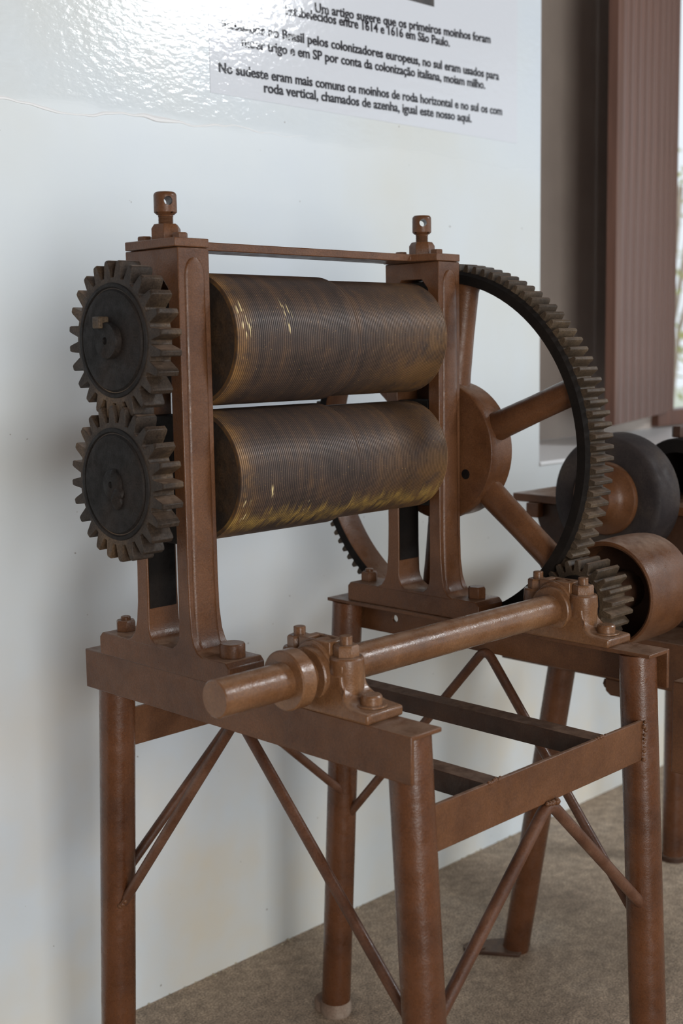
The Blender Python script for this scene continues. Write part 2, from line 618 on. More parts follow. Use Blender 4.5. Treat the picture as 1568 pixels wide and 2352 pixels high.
# folding shutter, two leaves of fluted boards
P0, P1, P2 = Vector((2.112, 1.083, 0)), Vector((2.539, 1.223, 0)), Vector((2.905, 1.362, 0))
shut = thing('window_shutter', (P2.x, P2.y, NZ0), 'folding brown wooden shutter of grooved boards beside the window', 'shutter')
for li, (A, B) in enumerate(((P0, P1), (P1, P2))):
    d = (B - A)
    L = d.length - 0.004
    d.normalize()
    nrm = Vector((d.y, -d.x, 0))          # towards the room
    z0, z1 = 1.030, 2.62
    bm = newbm()
    q = [A, A + d * L, A + d * L - nrm * 0.03, A - nrm * 0.03]
    lo = [bm.verts.new((p.x, p.y, z0)) for p in q]
    hi = [bm.verts.new((p.x, p.y, z1)) for p in q]
    bm.faces.new(lo)
    bm.faces.new(hi)
    for i in range(4):
        j = (i + 1) % 4
        bm.faces.new((lo[i], lo[j], hi[j], hi[i]))
    leaf = obj('shutter_leaf', bm, 'wood', shut, 0.002)
    nb = 5 if li == 0 else 4
    for b in range(nb):
        w0, w1 = L * b / nb + 0.004, L * (b + 1) / nb - 0.004
        bm = newbm()
        prof = [(w0, 0.0), (w0 + 0.006, 0.012), (w0 + 0.03, 0.014), ((w0 + w1) / 2, 0.010), (w1 - 0.03, 0.014), (w1 - 0.006, 0.012), (w1, 0.0)]
        pp = [A + d * s + nrm * h for s, h in prof]
        lo = [bm.verts.new((p.x, p.y, z0 + 0.004)) for p in pp]
        hi = [bm.verts.new((p.x, p.y, z1 - 0.004)) for p in pp]
        bm.faces.new(lo)
        bm.faces.new(hi)
        for i in range(len(pp)):
            j = (i + 1) % len(pp)
            bm.faces.new((lo[i], lo[j], hi[j], hi[i]))
        obj('board', bm, 'wood', leaf, ang=25)

bm = newbm()
box(bm, -3.2, -3.05, -6.0, WY, 0, 3.6)  # unseen wall, added to hold back light from the left
structure(obj('wall_left_added', bm, 'niche', smooth=False), 'unseen grey side wall added to cut light from the left')
bm = newbm()
box(bm, -4.5, 8.0, -6.0, WY + 0.6, 3.6, 3.7)  # added out of view to keep upward faces darker
structure(obj('ceiling', bm, 'ceiling', smooth=False), 'unseen dark board ceiling added to cut light from above')

# outside
bm = newbm()
box(bm, -10, 40, NY + 0.7, 40, -0.5, -0.4)
structure(obj('ground', bm, 'ground', smooth=False), 'pale bright ground outside the window')


def outside_shrub(loc, r, h, label):
    t = thing('shrub', loc, label, 'shrub')
    bm = newbm()
    for i in range(5):
        a = i * 1.3
        tube(bm, [Vector(loc) + Vector((0.05 * math.cos(a), 0.05 * math.sin(a), 0)), Vector(loc) + Vector((0.2 * math.cos(a), 0.2 * math.sin(a), h * 0.4)),
                  Vector(loc) + Vector((0.5 * r * math.cos(a), 0.5 * r * math.sin(a), h * 0.85))], 0.04, 8)
    obj('stem', bm, 'bark', t)
    bm = newbm()
    for i in range(420):
        u = Vector((random.gauss(0, 1), random.gauss(0, 1), random.gauss(0, 1))).normalized() * (random.random() ** 0.4)
        p = Vector(loc) + Vector((u.x * r, u.y * r, h * 0.6 + u.z * h * 0.45))
        a = Vector((random.gauss(0, 1), random.gauss(0, 1), random.gauss(0, 1))).normalized() * 0.09
        b = a.cross(Vector((random.gauss(0, 1), random.gauss(0, 1), random.gauss(0, 1)))).normalized() * 0.035
        bm.faces.new([bm.verts.new(p - a), bm.verts.new(p + b), bm.verts.new(p + a), bm.verts.new(p - b)])
    f = obj('foliage', bm, 'leaf', t, smooth=False)
    f['kind'] = 'stuff'
    return t


outside_shrub((16.5, 9.4, -0.4), 1.6, 4.6, 'pale blurred shrub outside the window')

# crumbs along the foot of the wall
bm = newbm()
for i in range(260):
    x = random.uniform(-0.2, 2.4)
    y = WY - abs(random.gauss(0, 0.008))
    s = random.uniform(0.0012, 0.0045)
    vs = [bm.verts.new((x + random.uniform(-s, s), y + random.uniform(-s, s) * 0.7, random.uniform(0, s))) for _ in range(6)]
    bmesh.ops.convex_hull(bm, input=vs)
for i in range(60):
    x, y = random.uniform(0.0, 2.2), random.uniform(-0.3, 0.95)
    s = random.uniform(0.001, 0.003)
    vs = [bm.verts.new((x + random.uniform(-s, s), y + random.uniform(-s, s), random.uniform(0, s))) for _ in range(6)]
    bmesh.ops.convex_hull(bm, input=vs)
ch = obj('plaster_crumbs', bm, 'chip', smooth=False)
ch['kind'] = 'stuff'
ch['label'] = 'tiny plaster crumbs scattered along the foot of the white wall'
ch['category'] = 'debris'

# ------------------------------------------------------------------ printed panel on the wall
bm = newbm()
box(bm, 0.536, 1.497, WY - 0.0008, WY, 1.755, 2.75)
panel = obj('text_panel', bm, 'vinyl', smooth=False)
panel['label'] = 'pale glossy printed text panel stuck on the upper part of the white wall'
panel['category'] = 'sign'
LINES = [
    ('Um artigo sugere que os primeiros moinhos foram', 0.817, 1.393, 1.9485, 1.9740),
    ('Estabelecidos entre 1614 e 1616 em S\u00e3o Paulo.', 0.735, 1.243, 1.9300, 1.9440),
    ('instalados no Brasil pelos colonizadores europeus, no sul eram usados para', 0.568, 1.425, 1.8790, 1.8945),
    ('moer trigo e em SP por conta da coloniza\u00e7\u00e3o italiana, moiam milho.', 0.617, 1.372, 1.8510, 1.8675),
    ('No sudeste eram mais comuns os moinhos de roda horizontal e no sul os com', 0.557, 1.437, 1.7950, 1.8150),
    ('roda vertical, chamados de azenha, igual este nosso aqui.', 0.672, 1.321, 1.7725, 1.7855),
]
for txt, xa, xb, z, z_end in LINES:
    cu = bpy.data.curves.new('lettering', 'FONT')
    cu.body = txt
    cu.size = 0.0268
    cu.offset = 0.0006
    cu.resolution_u = 3
    to = bpy.data.objects.new('tmp_text', cu)
    COL.objects.link(to)
    bpy.context.view_layer.update()
    me = bpy.data.meshes.new_from_object(to.evaluated_get(bpy.context.evaluated_depsgraph_get()))
    bpy.data.objects.remove(to)
    xs = [v.co.x for v in me.vertices]
    sc = (xb - xa) / (max(xs) - min(xs))
    x_min = min(xs)
    for v in me.vertices:
        v.co = Vector(((v.co.x - x_min) * sc, 0.0, v.co.y))
    bt = bmesh.new()
    bt.from_mesh(me)
    dupl = bmesh.ops.duplicate(bt, geom=bt.verts[:] + bt.edges[:] + bt.faces[:])     # heavier strokes
    bmesh.ops.translate(bt, verts=[g for g in dupl['geom'] if isinstance(g, bmesh.types.BMVert)], vec=(0.0010, -0.0002, 0.0003))
    bt.to_mesh(me)
    bt.free()
    me.name = 'lettering'
    me.materials.clear()
    me.materials.append(M['ink'])
    o = bpy.data.objects.new('lettering', me)
    COL.objects.link(o)
    o.parent = panel
    o.location = Vector((xa, WY - 0.0012, z)) - ORIG[panel.name]
    o.rotation_euler = (0, -math.atan2(z_end - z, xb - xa), 0)
bm = newbm()
box(bm, 0.86, 1.190, WY - 0.0013, WY - 0.0008, 2.022, 2.30)
obj('printed_picture', bm, 'photo', panel, smooth=False, label='dark printed picture')

# ------------------------------------------------------------------ the roller mill
H, L, D = 0.82, 0.6662, 0.5766
BH, FW, TH = 0.0597, 0.0557, 0.006
AY, ZU, ZL = 0.460, 1.2845, 1.0930          # roll axes
SY, SZ, SR = 0.175, 0.8643, 0.0232          # counter shaft
mill = thing('roller_mill', (0.288, 0.33, 0), 'brown painted roller mill with two grooved rolls on a pipe-legged stand', 'machine')

# cross beams (angle irons)
bm = newbm()
prism(bm, [(0, H), (FW, H), (FW, H - TH), (TH, H - TH), (TH, H - BH), (0, H - BH)], 'y', 0, L)
obj('cross_beam', bm, 'paint', mill, 0.0014)
bm = newbm()
O = [(0, H), (0, H - BH), (L, H - BH), (L, H)]
hole = [(0.5455 + 0.0065 * math.cos(t), 0.789 + 0.0065 * math.sin(t)) for t in (2 * PI * i / 16 for i in range(16))]
ring_prism(bm, O, hole, D - TH, D, lambda p, a, s: (a, p[0], p[1]))
box(bm, D - FW, D - TH + 0.0005, 0, L, H - TH, H)
obj('cross_beam', bm, 'paint', mill, 0.001)

# legs
LR = 0.0275
legs = {}
for key, x, yt, yb in (('nf', 0.0345, 0.0345, -0.013), ('nr', 0.0345, 0.632, 0.680), ('ff', D - 0.034, 0.0335, -0.006), ('fr', D - 0.034, 0.636, 0.685)):
    bm = newbm()
    dz = H - TH
    za = 0.028 if key == 'fr' else 0.0
    y_a = yb + (yt - yb) * za / dz
    cyl(bm, (x, y_a, za), (x, yt, dz), LR, seg=40)
    for v in bm.verts:      # cut square with the floor
        if v.co.z < 0.04:
            v.co.z = za
    legs[key] = obj('leg', bm, 'paint_leg', mill, 0.0006)
bm = newbm()
lathe(bm, [(0, 0.0275), (0.006, 0.0302), (0.020, 0.0300), (0.028, 0.0278)], (D - 0.034, 0.684, 0), (0, 0, 1), 32)
obj('foot_ring', bm, 'foot', legs['fr'], label='worn pale foot ring')
bm = newbm()
lathe(bm, [(0, 0.026), (0.002, 0.028), (0.018, 0.028), (0.021, 0.026)], (D - 0.030, 0.708, 0), (0, 0, 1), 24)
obj('foot_stub', bm, 'foot', legs['fr'])

# side rails (flat bars) and weld beads


def weld(pts, parent, r=0.0032):
    bm = newbm()
    for i, p in enumerate(pts):
        q = Vector(p) + Vector((random.uniform(-1, 1), random.uniform(-1, 1), random.uniform(-1, 1))) * 0.001
        bmesh.ops.create_icosphere(bm, subdivisions=2, radius=r * random.uniform(0.75, 1.25), matrix=Matrix.Translation(q))
    obj('weld_bead', bm, 'paint', parent)


bm = newbm()
box(bm, 0.054, D - 0.052, 0.0100, 0.0160, 0.6600, 0.7205)
rail_f = obj('side_rail', bm, 'paint', mill, 0.0012)
weld([(D - 0.0545 + 0.003 * random.random(), 0.0085, 0.662 + i * 0.0062) for i in range(10)], rail_f)
bm = newbm()
box(bm, 0.058, D - 0.056, 0.6365, 0.6425, 0.658, 0.7185)
rail_r = obj('side_rail', bm, 'paint', mill, 0.0012)

# motor rails: two small angle irons across the side rails
for x in (0.176, 0.418):
    bm = newbm()
    prism(bm, [(x - 0.018, 0.7185), (x + 0.014, 0.7185), (x + 0.014, 0.7145), (x - 0.014, 0.7145), (x - 0.014, 0.6895), (x - 0.018, 0.6895)], 'y', 0.0120, 0.6365)
    r = obj('motor_rail', bm, 'paint_dark', mill, 0.0008)
    weld([(x - 0.016 + i * 0.005, 0.012, 0.7200) for i in range(6)], r, 0.0028)

# V braces of bent rod


def vrod(a, apex, b, r=0.0078):
    a, apex, b = Vector(a), Vector(apex), Vector(b)
    pts = [a]
    u, w = (a - apex).normalized(), (b - apex).normalized()
    for i in range(9):
        t = i / 8
        p0, p1, p2 = apex + u * 0.022, apex, apex + w * 0.022
        pts.append(p0 * (1 - t) ** 2 + p1 * 2 * t * (1 - t) + p2 * t * t)
    pts.append(b)
    bm = newbm()
    tube(bm, pts, r)
    return obj('brace', bm, 'rod', mill)


b1 = vrod((0.031, 0.640, 0.405), (0.036, 0.352, 0.768), (0.034, 0.020, 0.425))
b2 = vrod((0.545, 0.648, 0.402), (0.545, 0.320, 0.776), (0.545, 0.030, 0.402))
b3 = vrod((0.048, 0.645, 0.458), (0.285, 0.640, 0.668), (0.530, 0.645, 0.455))
b4 = vrod((0.045, 0.012, 0.430), (0.290, 0.012, 0.660), (0.532, 0.010, 0.430), 0.0088)
weld([(0.280 + i * 0.005, 0.006, 0.660) for i in range(5)], b4, 0.004)
weld([(0.535, 0.000 + 0.004 * i, 0.436 - 0.003 * i) for i in range(4)], b4, 0.004)
weld([(0.026, 0.625, 0.418), (0.024, 0.628, 0.412), (0.022, 0.632, 0.408)], b1, 0.004)


# roller housings (A-frame castings)
def arc(cx, cy, r, a0, a1, n):
    return [(cx + r * math.cos(math.radians(a0 + (a1 - a0) * i / n)), cy + r * math.sin(math.radians(a0 + (a1 - a0) * i / n))) for i in range(n + 1)]


ZB, ZT = 0.854, 1.407
PY0, PY1 = 0.4035, 0.5207


def housing(x0, st):
    bm = newbm()
    x1 = x0 + 0.0535
    flare = [(0.030, 0.000), (0.017, 0.006), (0.009, 0.016), (0.0045, 0.032), (0.0015, 0.06), (0.0, 0.11)]
    left = [(PY0 - dy, ZB + dz - 0.002) for dy, dz in flare]
    right = [(PY1 + dy, ZB + dz - 0.002) for dy, dz in flare]
    outer = left + [(PY0, ZT), (PY1, ZT)] + right[::-1]
    S0, S1 = 0.4270, 0.4970
    inner = [(S0, 0.93)] + [(S0, 1.20), (S0, st - 0.0165)] + [(S0 + 0.014, st), (S1 - 0.014, st)] + [(S1, st - 0.0165), (S1, 1.20), (S1, 0.93)]
    inner += [(S1, 0.882), (S1 - 0.0015, 0.872), (S1 - 0.006, 0.863), (S1 - 0.015, 0.857), (S0 + 0.015, 0.857), (S0 + 0.006, 0.863), (S0 + 0.0015, 0.872), (S0, 0.882)]

    def shape(p, a, s):
        h = max(0.0, 1 - (p[1] - ZB) / 0.06)
        e = 0.006 * h ** 2.2
        return (a + (-e if s == 0 else e) * (1 if s else 0.4), p[0], p[1])
    ring_prism(bm, outer, inner, x0, x1, shape)
    # base block with chamfered ends
    bx0, bx1 = x0 - 0.001, x0 + 0.0637
    y0, y1, c = 0.3216, 0.620, 0.007
    prism(bm, [(y0, H), (y0, ZB - c), (y0 + c, ZB), (y1 - c, ZB), (y1, ZB - c), (y1, H)], 'x', bx0, bx1)
    o = obj('roller_housing', bm, 'paint', mill, 0.0016)
    # raised strip with a rounded top on the front of the post
    bm = newbm()
    xm = (x0 + x1) / 2 + 0.0005
    rows = []
    zs = [0.862, 0.868, 0.876, 0.888, 0.905, 0.93, 0.965, 1.05, 1.2, 1.36, 1.370, 1.379, 1.386, 1.391, 1.3935]
    for zz in zs:
        dy = 0.0
        for (d0, h0), (d1, h1) in zip(flare, flare[1:]):
            if h0 <= zz - ZB + 0.002 <= h1:
                dy = d0 + (d1 - d0) * (zz - ZB + 0.002 - h0) / (h1 - h0)
        w = 0.0175 + 0.003 * (1.37 - min(zz, 1.37)) / 0.5
        if zz > 1.37:
            w *= math.sqrt(max(0.0, 1 - ((zz - 1.37) / 0.0245) ** 2))
        f = min(1.0, max(0.15, (zz - 0.862) / 0.05))
        yb = PY0 - dy
        prof = ((-1.0, 0.002), (-0.93, -0.0012), (-0.70, -0.0026), (-0.3, -0.0033), (0.3, -0.0033), (0.70, -0.0026), (0.93, -0.0012), (1.0, 0.002))
        rows.append([bm.verts.new((xm + u * w, yb + (h * f if h < 0 else h), zz)) for u, h in prof])
    for A, B in zip(rows, rows[1:]):
        for q in range(len(A) - 1):
            bm.faces.new((A[q], A[q + 1], B[q + 1], B[q]))
    bm.faces.new(rows[0])
    bm.faces.new(rows[-1])
    obj('raised_strip', bm, 'paint', o, ang=60)
    return o


XN, XF = -0.003, 0.5285
hous = [housing(XN, 1.3685), housing(XF, 1.379)]

first = {}
for hi, (x0, hs) in enumerate(((XN, hous[0]), (XF, hous[1]))):
    xm = x0 + 0.0265
    # cap plate
    bm = newbm()
    prism(bm, [(x0 - 0.0058, 0.4015), (x0 + 0.0522, 0.4015), (x0 + 0.0522, 0.513 if hi == 0 else 0.520), (x0 - 0.0058, 0.513 if hi == 0 else 0.520)], 'z', ZT + 0.0004, 1.4192)
    obj('cap_plate', bm, 'paint', hs, 0.0012)
    # bearing blocks sliding in the slot
    for z, hz, hu in ((ZU, 0.062, 0.062 if hi == 0 else 0.090), (ZL, 0.088, 0.088)):
        bm = newbm()
        box(bm, x0 + 0.001, x0 + 0.052, 0.4285, 0.4955, z - hz, z + hu)
        lathe(bm, [(0, 0.032), (0.006, 0.032)], (x0 - 0.004, AY, z), (1, 0, 0), 32)
        obj('bearing_block', bm, 'black', hs, 0.002, label='black oily bearing block')
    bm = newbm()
    box(bm, x0 + 0.003, x0 + 0.050, 0.4958, 0.4971, 0.905, 1.01)  # thin black plate on the inner face of the rear post
    obj('slot_strip', bm, 'black', hs, label='thin black strip on the slot face')
    # adjusting screw, lock nut, small cap bolts
    sxx, syy = x0 + 0.028, 0.463
    bm = newbm()
    hexagon(bm, (sxx, syy, 1.4192), 0.0215, 0.0225, phase=0.25 + hi * 0.5, chamfer=0.2)
    obj('lock_nut', bm, 'paint', hs, 0.0007)
    bm = newbm()
    prof = [(0.018, 0.009)]
    for i in range(8):
        z = 0.021 + i * 0.0016
        prof += [(z, 0.0091), (z + 0.0008, 0.0106)]
    prof += [(0.0345, 0.0100)]
    z0 = 0.0355
    top = 0.0655
    prof += [(z0, 0.0125), (z0 + 0.003, 0.0157)]
    lathe(bm, prof, (sxx, syy, 1.4192), (0, 0, 1), 28, caps=False)
    # drilled head: ring of columns with a cross hole, built as a lathe with the hole cut out
    seg = 48
    zs = [z0 + 0.003 + (0.0565 - z0 + 0.003) * i / 12 for i in range(13)]
    zs = [z0 + 0.003 + i * (top - 0.004 - z0 - 0.003) / 12 for i in range(13)]
    hd = math.radians(249 if hi == 0 else 230)
    hole_r, hz = 0.0060, z0 + 0.0175
    R = 0.0157
    grid = [[None] * seg for _ in zs]
    for zi, z in enumerate(zs):
        for s in range(seg):
            t = 2 * PI * s / seg
            grid[zi][s] = (t, z)
    verts = {}

    def vv(zi, s):
        s %= seg
        if (zi, s) not in verts:
            t, z = grid[zi][s]
            verts[(zi, s)] = bm.verts.new((sxx + R * math.cos(t), syy + R * math.sin(t), 1.4192 + z))
        return verts[(zi, s)]

    def inside(zi, s):
        t, z = grid[zi][s % seg]
        dt = abs((t - hd + PI / 2) % PI - PI / 2)
        return math.hypot(R * math.sin(dt), z - hz) < hole_r
    # snap the vertices next to the hole on to its circle
    for zi in range(13):
        for s in range(seg):
            t, z = grid[zi][s]
            dt = (t - hd + PI / 2) % PI - PI / 2
            u, w = R * math.sin(dt), z - hz
            rr = math.hypot(u, w)
            if rr < hole_r * 1.30 and rr > hole_r * 0.62:
                u, w = u / rr * hole_r, w / rr * hole_r
                grid[zi][s] = (t - dt + math.asin(max(-1, min(1, u / R))), hz + w)
    bad = {(zi, s) for zi in range(13) for s in range(seg) if math.hypot(R * math.sin(abs((grid[zi][s][0] - hd + PI / 2) % PI - PI / 2)), grid[zi][s][1] - hz) < hole_r * 0.95}
    for zi in range(12):
        for s in range(seg):
            q = [(zi, s), (zi, (s + 1) % seg), (zi + 1, (s + 1) % seg), (zi + 1, s)]
            cc = [grid[a][b] for a, b in q]
            if any(p in bad for p in q):
                continue
            allon = all(abs(math.hypot(R * math.sin((c[0] - hd + PI / 2) % PI - PI / 2), c[1] - hz) - hole_r) < 1e-5 for c in cc)
            if allon:
                continue
            bm.faces.new([vv(a, b) for a, b in q])
    # top of the head
    lathe(bm, [(top - 0.004, R), (top - 0.0015, R * 0.93), (top, R * 0.8), (top, 0)], (sxx, syy, 1.4192), (0, 0, 1), seg, caps=False)
    # bore lining
    dv = Vector((math.cos(hd), math.sin(hd), 0))
    reach = math.sqrt(R * R - hole_r * hole_r) + 0.0002
    lathe(bm, [(-reach, hole_r), (reach, hole_r)], Vector((sxx, syy, 1.4192 + hz)), dv, 20, caps=False)
    obj('adjusting_screw', bm, 'paint', hs)
    for y in (0.428, 0.5065):
        if hi == 0 and 'cb' not in first:
            bm = newbm()
            hexagon(bm, (x0 + 0.0245, y, 1.4192), 0.0108, 0.009, phase=0.2)
            first['cb'] = obj('cap_bolt', bm, 'paint', hs, 0.0006)
        else:
            again(first['cb'], (x0 + 0.0245, y, 1.4192 + 0.00425), hs)
    for bi, y in enumerate((0.5965, 0.3505)):
        bm = newbm()
        cx = x0 + 0.031
        if bi == 0:
            hexagon(bm, (cx, y, ZB), 0.0155, 0.0165, phase=0.5 if hi == 0 else 0.1)
            lathe(bm, [(0.016, 0.0075), (0.021, 0.0075), (0.022, 0.0062)], (cx, y, ZB), (0, 0, 1), 20)
        elif hi == 0:
            lathe(bm, [(0, 0.0178), (0.017, 0.0178), (0.0192, 0.0165)], (cx, y, ZB), (0, 0, 1), 28)
        else:
            hexagon(bm, (cx, y, ZB), 0.0155, 0.0195, phase=0.3)
        obj('base_bolt', bm, 'paint', hs, 0.0006)

# tie bar between the two caps
bm = newbm()
prism(bm, [(XN + 0.0525, 0.444), (XF - 0.022, 0.444), (XF - 0.006, 0.4015), (XF - 0.006, 0.512), (XN + 0.0525, 0.492)], 'z', 1.4076, 1.4192)
obj('tie_bar', bm, 'paint', mill, 0.0012)

# grooved rolls
for z, mat in ((ZU, 'roll_a'), (ZL, 'roll_b')):
    bm = newbm()
    prof = [(0.066, 0.060), (0.066, 0.0895)]
    x, pitch, dep = 0.0665, GP, 0.0009
    while x < 0.300:
        prof += [(x, 0.0932 - dep), (x + pitch * 0.5, 0.0932)]
        x += pitch
    prof += [(x, 0.0925), (x + 0.003, 0.0905), (x + 0.005, 0.0885)]
    x = 0.0665 + pitch * 68
    while x < 0.510:
        prof += [(x, 0.0887 - dep), (x + pitch * 0.5, 0.0887)]
        x += pitch
    prof += [(0.5135, 0.085), (0.5135, 0.0)]
    lathe(bm, prof, (0, AY, z), (1, 0, 0), 128, caps=False)
    r = obj('crushing_roll', bm, mat, mill, ang=75, label='dark iron roll with fine grooves and golden residue', origin=(0.28975, AY, z))
    bm = newbm()
    lathe(bm, [(0.0655, 0.0), (0.0650, 0.040), (0.0655, 0.086), (0.068, 0.0905)], (0, AY, z), (1, 0, 0), 96, caps=False)
    obj('roll_end', bm, 'black_rust', r)
    bm = newbm()
    xe = 0.60 if z == ZU else 0.668
    cyl(bm, (-0.076, AY, z), (xe, AY, z), 0.0225, seg=32)
    obj('roll_shaft', bm, 'black', r, 0.001)

# timing gears
for i, (z, gx) in enumerate(((ZU, -0.0715), (ZL, -0.0765))):
    n = 24
    p = 2 * PI / n
    if i == 0:
        phase = PI - 0.36 * p
        up_phase = phase
    else:
        # mesh with the upper gear: its tooth gap faces the tooth straight below
        off = (1.5 * PI - up_phase) / p
        f = off - math.floor(off)            # position of straight-down within the tooth pitch
        phase = PI / 2 - (0.5 - f) * p if False else PI / 2 + (f - 0.5) * p
    bm = newbm()
    gear(bm, (AY, z), gx, gx + 0.0345, n, 0.0830, 0.1060, phase, w_root=0.70, w_tip=0.33, chamf=0.0022)
    g = obj('timing_gear', bm, 'grease2', mill, 0.0012, 2, 28, label='blackened greasy toothed gear')
    bm = newbm()
    lathe(bm, [(0, 0.0765), (-0.002, 0.0755), (-0.0024, 0.071), (0.0002, 0.069), (-0.0005, 0.0675), (-0.0035, 0.0655), (-0.0045, 0.055), (-0.0040, 0.030), (-0.0042, 0.0)], (gx + 0.0003, AY, z), (1, 0, 0), 64, caps=False)
    face = obj('gear_face', bm, 'grease', g)
    bm = newbm()
    if i == 0:
        lathe(bm, [(0, 0.0245), (-0.010, 0.0245), (-0.0125, 0.0235), (-0.013, 0.005), (-0.010, 0.0046), (-0.010, 0)], (gx - 0.0005, AY, z), (1, 0, 0), 40, caps=False)
    else:
        lathe(bm, [(0, 0.021), (-0.006, 0.020), (-0.008, 0.017), (-0.008, 0.0045), (-0.006, 0.0042), (-0.006, 0)], (gx - 0.0005, AY, z), (1, 0, 0), 36, caps=False)
    obj('shaft_end', bm, 'grease', g)
    if i == 0:
        bm = newbm()
        box(bm, -0.090, -0.070, AY + 0.004, AY + 0.0205, z + 0.0165, z + 0.032)
        obj('key', bm, 'rim', g, 0.0016, label='brown key jutting from the hub')
    else:
        bm = newbm()
        for dy, dz, rr in ((-0.010, -0.022, 0.012), (-0.014, -0.012, 0.010), (-0.004, 0.014, 0.008)):
            bmesh.ops.create_icosphere(bm, subdivisions=2, radius=rr, matrix=Matrix.Translation((gx - 0.005, AY + dy, z + dz)) @ Matrix.Diagonal((0.5, 1, 1, 1)))
        for v in bm.verts:
            v.co += v.normal * 0.003 * noise.noise(v.co * 160)
        obj('grease_lump', bm, 'grease', g)

# big spoked gear beyond the far housing
BX0, BX1 = 0.592, 0.648
N_BIG, R_P = 108, 0.3065
ang_mesh = math.atan2(SZ - ZL, SY - AY)
big_phase = ang_mesh + PI / N_BIG
bm = newbm()
gear(bm, (AY, ZL), BX0 + 0.007, BX1, N_BIG, 0.2985, 0.3150, big_phase, r_in=0.2840, w_root=0.72, w_tip=0.40)
big = obj('bull_gear', bm, 'rim', mill, 0.0008, 1, 28, label='large spoked gear with a blackened toothed rim')
bm = newbm()
lathe(bm, [(BX0, 0.2835), (BX0, 0.2985), (BX0 + 0.0078, 0.3035), (BX0 + 0.0078, 0.2835), (BX0, 0.2835)], (0, AY, ZL), (1, 0, 0), 128, caps=False)
obj('rim_face', bm, 'black', big, label='black oily rim face')
bm = newbm()
lathe(bm, [(BX0 + 0.001, 0.2836), (BX0 + 0.004, 0.2826), (BX1 - 0.002, 0.2826), (BX1 + 0.0005, 0.2840), (BX1 + 0.0005, 0.2900)], (0, AY, ZL), (1, 0, 0), 128, caps=False)
obj('rim_inside', bm, 'paint', big)
bm = newbm()
lathe(bm, [(0.586, 0.030), (0.586, 0.100), (0.5885, 0.1175), (0.592, 0.1195), (0.603, 0.1195), (0.6045, 0.1165), (0.606, 0.1165), (0.646, 0.1165), (0.649, 0.113), (0.649, 0.03)], (0, AY, ZL), (1, 0, 0), 72, caps=False)
hub = obj('hub', bm, 'paint', big, 0.0008)
for a in (-150, -30, 90):  # flat black discs, the dark of drilled holes put into colour
    bm = newbm()
    t = math.radians(a)
    lathe(bm, [(0, 0.0085), (-0.0012, 0.0085), (-0.0012, 0.0)], (0.5868, AY + 0.075 * math.cos(t), ZL + 0.075 * math.sin(t)), (1, 0, 0), 18, caps=False)
    obj('hub_hole_disc', bm, 'black', hub)
for i in range(6):
    t = math.radians(180 - 22 - 60 * i)
    c, s = math.cos(t), math.sin(t)
    bm = newbm()
    lathe(bm, [(0.095, 0.0258), (0.130, 0.0238), (0.20, 0.0222), (0.270, 0.0222), (0.280, 0.0245), (0.2905, 0.028)], (0.621, AY, ZL), (0, c, s), 28)
    obj('spoke', bm, 'paint', big)

# counter shaft with collar
bm = newbm()
lathe(bm, [(-0.149, 0.0), (-0.149, SR - 0.0015), (-0.1475, SR), (0.70, SR), (0.70, 0)], (0, SY, SZ), (1, 0, 0), 48, caps=False)
shaft = obj('drive_shaft', bm, 'paint_dust', mill, ang=40)
bm = newbm()
lathe(bm, [(-0.040, SR), (-0.040, 0.036), (-0.038, 0.038), (-0.018, 0.038), (-0.016, 0.036), (-0.016, SR)], (0, SY, SZ), (1, 0, 0), 48, caps=False)
obj('shaft_collar', bm, 'paint_dust', shaft)


